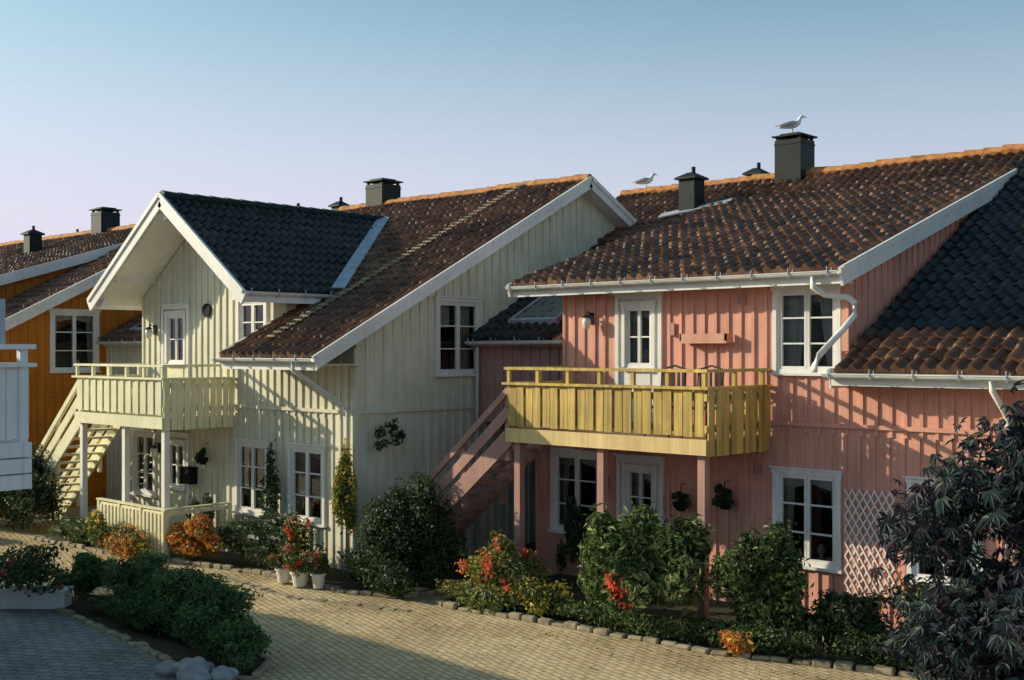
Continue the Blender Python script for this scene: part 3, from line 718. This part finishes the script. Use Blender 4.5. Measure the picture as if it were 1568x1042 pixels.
bush('low_shrub',-6.9,13.8,.7,.42,.85,4200,.08,GD+GM[:1],lumps=22,asp=.35,spiky=.25,lr_=(.2,.4))
bush('low_shrub',-5.6,14.2,.8,.5,1.1,4500,.08,GD,lumps=20,spiky=.15)
bush('rose_bush',-12.0,12.9,.9,.42,1.2,4300,.075,GM+YL,lumps=30,flowers=RED,fn=15,fs=.13,spiky=.3,lr_=(.12,.3),core=False)
bush('canna_flowers',-9.5,12.45,.14,.1,.65,450,.12,GM,z0=.3,lumps=6,flowers=RED,fn=6,fs=.13,core=False,spiky=.2)
bush('ground_cover_plants',-12.2,12.55,.8,.22,.38,3300,.065,GL+YL,lumps=22,spiky=.2)
bush('flowering_perennials',-11.2,12.8,.5,.22,.65,2200,.08,GM+YL,lumps=16,spiky=.35,core=False)
bush('ground_cover_plants',-10.0,12.85,1.5,.22,.32,4500,.07,GM+GL[:1],lumps=30,spiky=.2)
bush('ground_cover_plants',-8.0,13.0,1.2,.25,.36,3800,.07,GD+GM,lumps=24,spiky=.2)
bush('orange_fern',-7.95,12.88,.26,.18,.34,900,.08,OR,lumps=7,spiky=.3)
bush('ground_cover_plants',-6.0,13.65,1.3,.3,.42,3800,.07,GD,lumps=20,spiky=.2)
bush('round_clipped_bush',-14.2,13.0,.86,.72,1.86,17500,.062,GD,lumps=50,asp=.6,spiky=.04,lr_=(.2,.4),full=True)
bush('ground_cover_plants',-14.2,12.25,.95,.25,.6,4800,.075,GD+GM[:2],lumps=20,spiky=.2)
bush('small_green_shrub',-13.6,12.75,.3,.3,.7,1800,.07,GD,lumps=10,spiky=.15)
bush('climbing_vine',-15.72,12.85,.30,.16,1.75,3300,.08,YL+YL+GM,z0=.55,lumps=30,core=False,spiky=.4,lr_=(.15,.35))
bush('climbing_vine',-15.4,13.6,.12,.5,.6,330,.08,GD,z0=2.1,lumps=14,core=False,spiky=.5,lr_=(.12,.3))
bush('climbing_vine',-18.0,12.93,.24,.1,1.5,1000,.075,GD,z0=.6,lumps=14,core=False,spiky=.3)
bush('autumn_shrub',-18.8,11.75,1.0,.3,.95,5800,.075,OR,lumps=30,spiky=.2,lr_=(.16,.34))
bush('autumn_shrub',-20.2,11.15,.85,.25,.6,4200,.065,OR+YL[:1]+GM[:2],lumps=20,spiky=.2)
bush('flowering_perennials',-21.1,11.25,.6,.22,.8,2600,.065,YL[2:]+GM,lumps=14,flowers=[(.8,.6,.1)],fn=12,fs=.08,spiky=.3,core=False)
bush('clipped_hedge',-17.1,12.2,1.35,.42,1.0,12000,.055,GD+GM[:2],lumps=38,spiky=.08)
bush('low_hedge',-22.3,11.3,.95,.3,.5,5200,.05,GM,lumps=20,spiky=.05)
bush('small_dark_shrub',-19.9,12.6,.28,.28,1.2,1800,.07,GD,lumps=10,spiky=.15)
bush('rose_shrub',-16.1,12.15,.32,.2,1.3,1500,.065,YL+GD,lumps=14,flowers=RED,fn=8,fs=.11,spiky=.3,core=False)
bush('dark_shrub',-24.6,11.25,1.4,.5,1.8,7500,.08,GD,lumps=26,spiky=.15)
bush('dark_shrub',-27.0,10.7,1.6,.6,1.7,7500,.08,GD+GM[:1],lumps=26,spiky=.15)
bush('lawn_edge_plants',-24.4,10.0,.8,.4,.4,2500,.055,GL,lumps=14,spiky=.15)
bush('potted_wall_shrub',-12.4,15.0,.3,.25,1.5,1500,.08,GD,lumps=10)
for (x,y,rx,ry_,h) in ((-15.6,8.9,1.0,.48,1.0),(-14.1,8.7,.95,.52,.95),(-12.9,8.4,.9,.5,.95),(-12.15,8.15,.55,.4,.6),(-17.2,8.9,.55,.42,.7),(-14.9,8.35,.9,.35,.6)):
    bush('juniper_shrub',x,y,rx,ry_,h,7800,.08,[(.05,.09,.035),(.07,.14,.05),(.10,.19,.06),(.14,.23,.08)],lumps=40,asp=.3,spiky=.28,lr_=(.14,.32))
bush('ground_cover_plants',-14.7,8.6,2.6,.55,.3,6500,.06,GD+GM[:1],lumps=50,spiky=.2,lr_=(.12,.26))
def pot(name,x,y,r=.14,h=.24,z=.03):
    e=empty(name); m=MB(); m.tube([(x,y,z),(x,y,z+h*.85),(x,y,z+h*.86),(x,y,z+h)],[r*.7,r*.93,r*1.08,r*1.08],16); m.obj('pot',M['terra'],e)
    b=bush('flowers',x,y,r*1.9,r*1.9,.45,900,.06,GM,z0=z+h-.06,lumps=9,flowers=RED+[(.8,.35,.25)],fn=8,fs=.08,core=False,spiky=.25); b.parent=e
pot('geranium_pot',-16.0,11.75); pot('geranium_pot',-15.55,11.75,.16); pot('geranium_pot',-15.2,11.85,.12)
e=empty('white_planter_box'); m=MB()
c0=V((-17.3,8.05,.0)); dv=V((.75,.66,0))
m.beam(c0-dv*.55+V((0,0,.15)),c0+dv*.55+V((0,0,.15)),.3,.26); m.beam(c0-dv*.58+V((0,0,.29)),c0+dv*.58+V((0,0,.29)),.34,.03); m.obj('box',M['white'],e)
b=bush('plants',c0.x,c0.y,.7,.6,.65,2800,.08,GD+GM[:1],z0=.28,lumps=16,core=False,flowers=[(.6,.1,.12)],fn=5,fs=.07,spiky=.4); b.parent=e
bush('trailing_garden_shrub',-15.9,6.3,.5,.5,1.6,2000,.07,GD,z0=.03,lumps=14,core=False,spiky=.35)
def basket(par,f,s,z,r=.14):
    e=empty('hanging_basket'); m=MB(); m.tube([f.P(s,.16,z-.12),f.P(s,.16,z-.05),f.P(s,.16,z+.02)],[r*.4,r*.9,r],10); m.tube([f.P(s,.03,z+.3),f.P(s,.16,z+.3),f.P(s,.16,z+.02)],.008,5); m.obj('bowl',M['black'],e)
    p=f.P(s,.18,z); b=bush('plant',p[0],p[1],r*1.2,r*1.1,.36,600,.06,GD,z0=z-.12,lumps=7,core=True); b.parent=e
basket(K,fp,-10.45,1.5); basket(K,fp,-9.65,1.6); basket(G,ff,-20.3,1.75,.11)
for i,(x,y,r) in enumerate(((-12.15,7.62,.22),(-11.75,7.75,.17),(-11.9,7.45,.2),(-12.5,7.5,.14))):
    bpy.ops.mesh.primitive_ico_sphere_add(subdivisions=3,radius=r,location=(x,y,r*.45)); o=bpy.context.object; o.name='boulder'; o.scale=(1.2,.9,.7)
    for vv in o.data.vertices:
        d=1+.14*math.sin(vv.co.x*23+i)+.12*math.sin(vv.co.y*31+i*2)+.1*math.sin(vv.co.z*27); vv.co*=d
    o.data.materials.append(M['rock'])
    for p_ in o.data.polygons: p_.use_smooth=True
nf=420
tt_=rng.random(nf); fx=-23+19*tt_; fy=np.interp(fx,[-23,-18,-14,-10,-6,-3],[10.9,11.6,11.7,12.4,13.0,13.7])-np.abs(rng.normal(size=nf))*.8
fpz=np.stack([fx,fy,np.full(nf,.022)],1); v_,f_,c_=leaf_quads(fpz,unit(np.array([0,0,1.])+rng.normal(size=(nf,3))*.15),rng.uniform(.03,.07,nf),.7,np.array(OR+YL)[rng.integers(0,7,nf)]*.8)
mesh_leaves('fallen_leaves',v_,f_,c_)
fe=MB()
for z in (.45,.85): fe.box(-21.7,-19.25,11.46,11.5,z,z+.07); fe.box(-19.29,-19.25,11.5,12.9,z,z+.07)
for x in (-21.7,-20.9,-20.1,-19.3): fe.box(x-.04,x+.04,11.44,11.52,0,.95)
for y in (12.1,12.85): fe.box(-19.31,-19.23,y-.04,y+.04,0,.95)
fe.box(-21.76,-19.2,11.43,11.53,.95,.98); fe.box(-19.32,-19.22,11.53,12.9,.95,.98)
for i in range(18): fe.box(-21.62+i*.135,-21.55+i*.135,11.435,11.458,.12,.88)
fe.obj('garden_fence',M['cream'])
t=MB()
xa,xb,za,zb=-7.72,-6.98,.45,1.95; W=xb-xa
for sgn,off in ((1,.05),(-1,.065)):
    kx=-2.5
    while kx<4:
        zs=lambda u: za+kx+sgn*1.7*u
        def ux(z): return (z-za-kx)/(sgn*1.7)
        lo,hi=sorted((ux(za),ux(zb))); a=max(0,lo);b=min(W,hi)
        if b-a>.03: 
            t.beam(fp.P(xa+a,off,zs(a)),fp.P(xa+b,off,zs(b)),.02,.012,(0,1,0))
        kx+=.19
t.obj('garden_trellis',M['trim'])

# ---- foreground maple tree
T=empty('maple_tree'); bx,by=-2.26,7.38
tb=MB(); lumps=[]
for i in range(58):
    d=unit(rng.normal(size=(1,3)))[0]; r=rng.uniform(.35,1)
    p=np.array([bx,by,2.0])+d*r*np.array([.95,.95,1.4])
    if p[2]>.5: lumps.append(p)
for i in range(16):
    a=rng.uniform(0,6.28); r=rng.uniform(.6,1.1); lumps.append(np.array([bx+math.cos(a)*r,by+math.sin(a)*r,rng.uniform(1.5,2.5)]))
for (dx,dy,z) in ((.0,.0,3.5),(-.25,-.1,3.35),(.3,.25,3.45),(-.45,-.5,3.05),(.15,-.2,3.3),(-.6,-.5,2.8)): lumps.append(np.array([bx+dx,by+dy,z]))
lumps=np.array(lumps)
tb.tube([(bx,by,0),(bx+.03,by,.6),(bx-.02,by+.02,1.3),(bx,by,2.2),(bx+.03,by,3.0)],[.09,.075,.06,.035,.01],8)
for p in lumps:
    z0=max(.4,min(2.4,p[2]-.7-random.uniform(0,.4))); s=V((bx,by,z0)); e_=V(p); md=s.lerp(e_,.55)+V((random.uniform(-.1,.1),random.uniform(-.1,.1),.18))
    tb.tube([s,s.lerp(md,.5)+V((0,0,.03)),md,e_],[.022,.016,.011,.004],5)
    for j in range(4):
        q=e_+V((random.uniform(-.25,.25),random.uniform(-.25,.25),random.uniform(-.12,.1))); tb.tube([md.lerp(e_,.5),q],[.006,.002],4)
tb.obj('trunk_and_limbs',M['bark'],T,True)
nl=12500; ii=rng.integers(0,len(lumps),nl)
pos=lumps[ii]+rng.normal(size=(nl,3))*np.array([.14,.14,.10])
VS=[];FS=[];CS=[];o=0
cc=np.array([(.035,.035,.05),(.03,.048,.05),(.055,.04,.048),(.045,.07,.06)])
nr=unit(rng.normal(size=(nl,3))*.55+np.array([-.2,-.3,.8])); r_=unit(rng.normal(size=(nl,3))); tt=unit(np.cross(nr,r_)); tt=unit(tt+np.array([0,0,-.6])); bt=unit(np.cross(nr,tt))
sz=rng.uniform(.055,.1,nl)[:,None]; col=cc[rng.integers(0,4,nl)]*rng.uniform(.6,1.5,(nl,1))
for ang,ln in ((0,1.15),(.6,1.0),(-.6,1.0),(1.3,.7),(-1.3,.7)):
    d=tt*math.cos(ang)+bt*math.sin(ang); s=-tt*math.sin(ang)+bt*math.cos(ang)
    q=np.stack([pos,pos+d*sz*ln*.5+s*sz*.15,pos+d*sz*ln-nr*sz*.3,pos+d*sz*ln*.5-s*sz*.15],1).reshape(-1,3)
    VS.append(q); CS.append(np.repeat(col,4,0)); idx=np.arange(nl)*4+o; FS+=np.stack([idx,idx+1,idx+2,idx+3],1).tolist(); o+=len(q)
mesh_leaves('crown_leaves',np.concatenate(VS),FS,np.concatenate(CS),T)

# ================================================================= LIGHT, SKY, CAMERA
sv=V((-2.05,-1.05,.80)).normalized(); el=math.asin(sv.z); az=math.atan2(sv.x,sv.y)
sd=bpy.data.lights.new('sun','SUN'); sd.energy=5; sd.angle=math.radians(.5); sd.color=(1,.90,.66)
so=bpy.data.objects.new('sun',sd); scene.collection.objects.link(so); so.rotation_euler=(-sv).to_track_quat('-Z','Y').to_euler()
wd=bpy.data.worlds.new('World'); scene.world=wd; wd.use_nodes=True; nt=wd.node_tree
sk=nt.nodes.new('ShaderNodeTexSky'); sk.sky_type='NISHITA'; sk.sun_disc=False; sk.sun_elevation=el; sk.sun_rotation=az%(2*math.pi)
sk.air_density=1.0; sk.dust_density=1.5; sk.ozone_density=1.5
tc=nt.nodes.new('ShaderNodeTexCoord'); sx=nt.nodes.new('ShaderNodeSeparateXYZ'); nt.links.new(tc.outputs['Generated'],sx.inputs[0])
hz=nt.nodes.new('ShaderNodeMapRange'); hz.interpolation_type='SMOOTHSTEP'; hz.inputs['From Min'].default_value=.02; hz.inputs['From Max'].default_value=.36; hz.inputs['To Min'].default_value=1.0; hz.inputs['To Max'].default_value=0
nt.links.new(sx.outputs[2],hz.inputs[0])
dt=nt.nodes.new('ShaderNodeVectorMath'); dt.operation='DOT_PRODUCT'; nt.links.new(tc.outputs['Generated'],dt.inputs[0]); dt.inputs[1].default_value=tuple(sv)
dm=nt.nodes.new('ShaderNodeMapRange'); dm.inputs['From Min'].default_value=-.4; dm.inputs['From Max'].default_value=.6; dm.inputs['To Min'].default_value=.62; dm.inputs['To Max'].default_value=1.0
nt.links.new(dt.outputs['Value'],dm.inputs[0])
mm=nt.nodes.new('ShaderNodeMath'); mm.operation='MULTIPLY'; nt.links.new(hz.outputs[0],mm.inputs[0]); nt.links.new(dm.outputs[0],mm.inputs[1])
tint=mixc(nt,1.0,sk.outputs[0],(.82,1.10,1.0),'MULTIPLY')
hc=mixc(nt,mm.outputs[0],tint,(5.3,4.75,6.0))
bg=nt.nodes['Background']; nt.links.new(hc,bg.inputs[0]); bg.inputs[1].default_value=.15
cam=bpy.data.cameras.new('camera'); co=bpy.data.objects.new('camera',cam); scene.collection.objects.link(co); scene.camera=co
co.location=(0,0,3.9); co.rotation_euler=(math.pi/2,0,math.radians(42.6)); cam.sensor_width=36; cam.lens=40.87; cam.shift_y=17/1568; cam.clip_end=2000; cam.clip_start=.1
scene.view_settings.view_transform='Standard'; scene.view_settings.look='None'; scene.view_settings.exposure=0
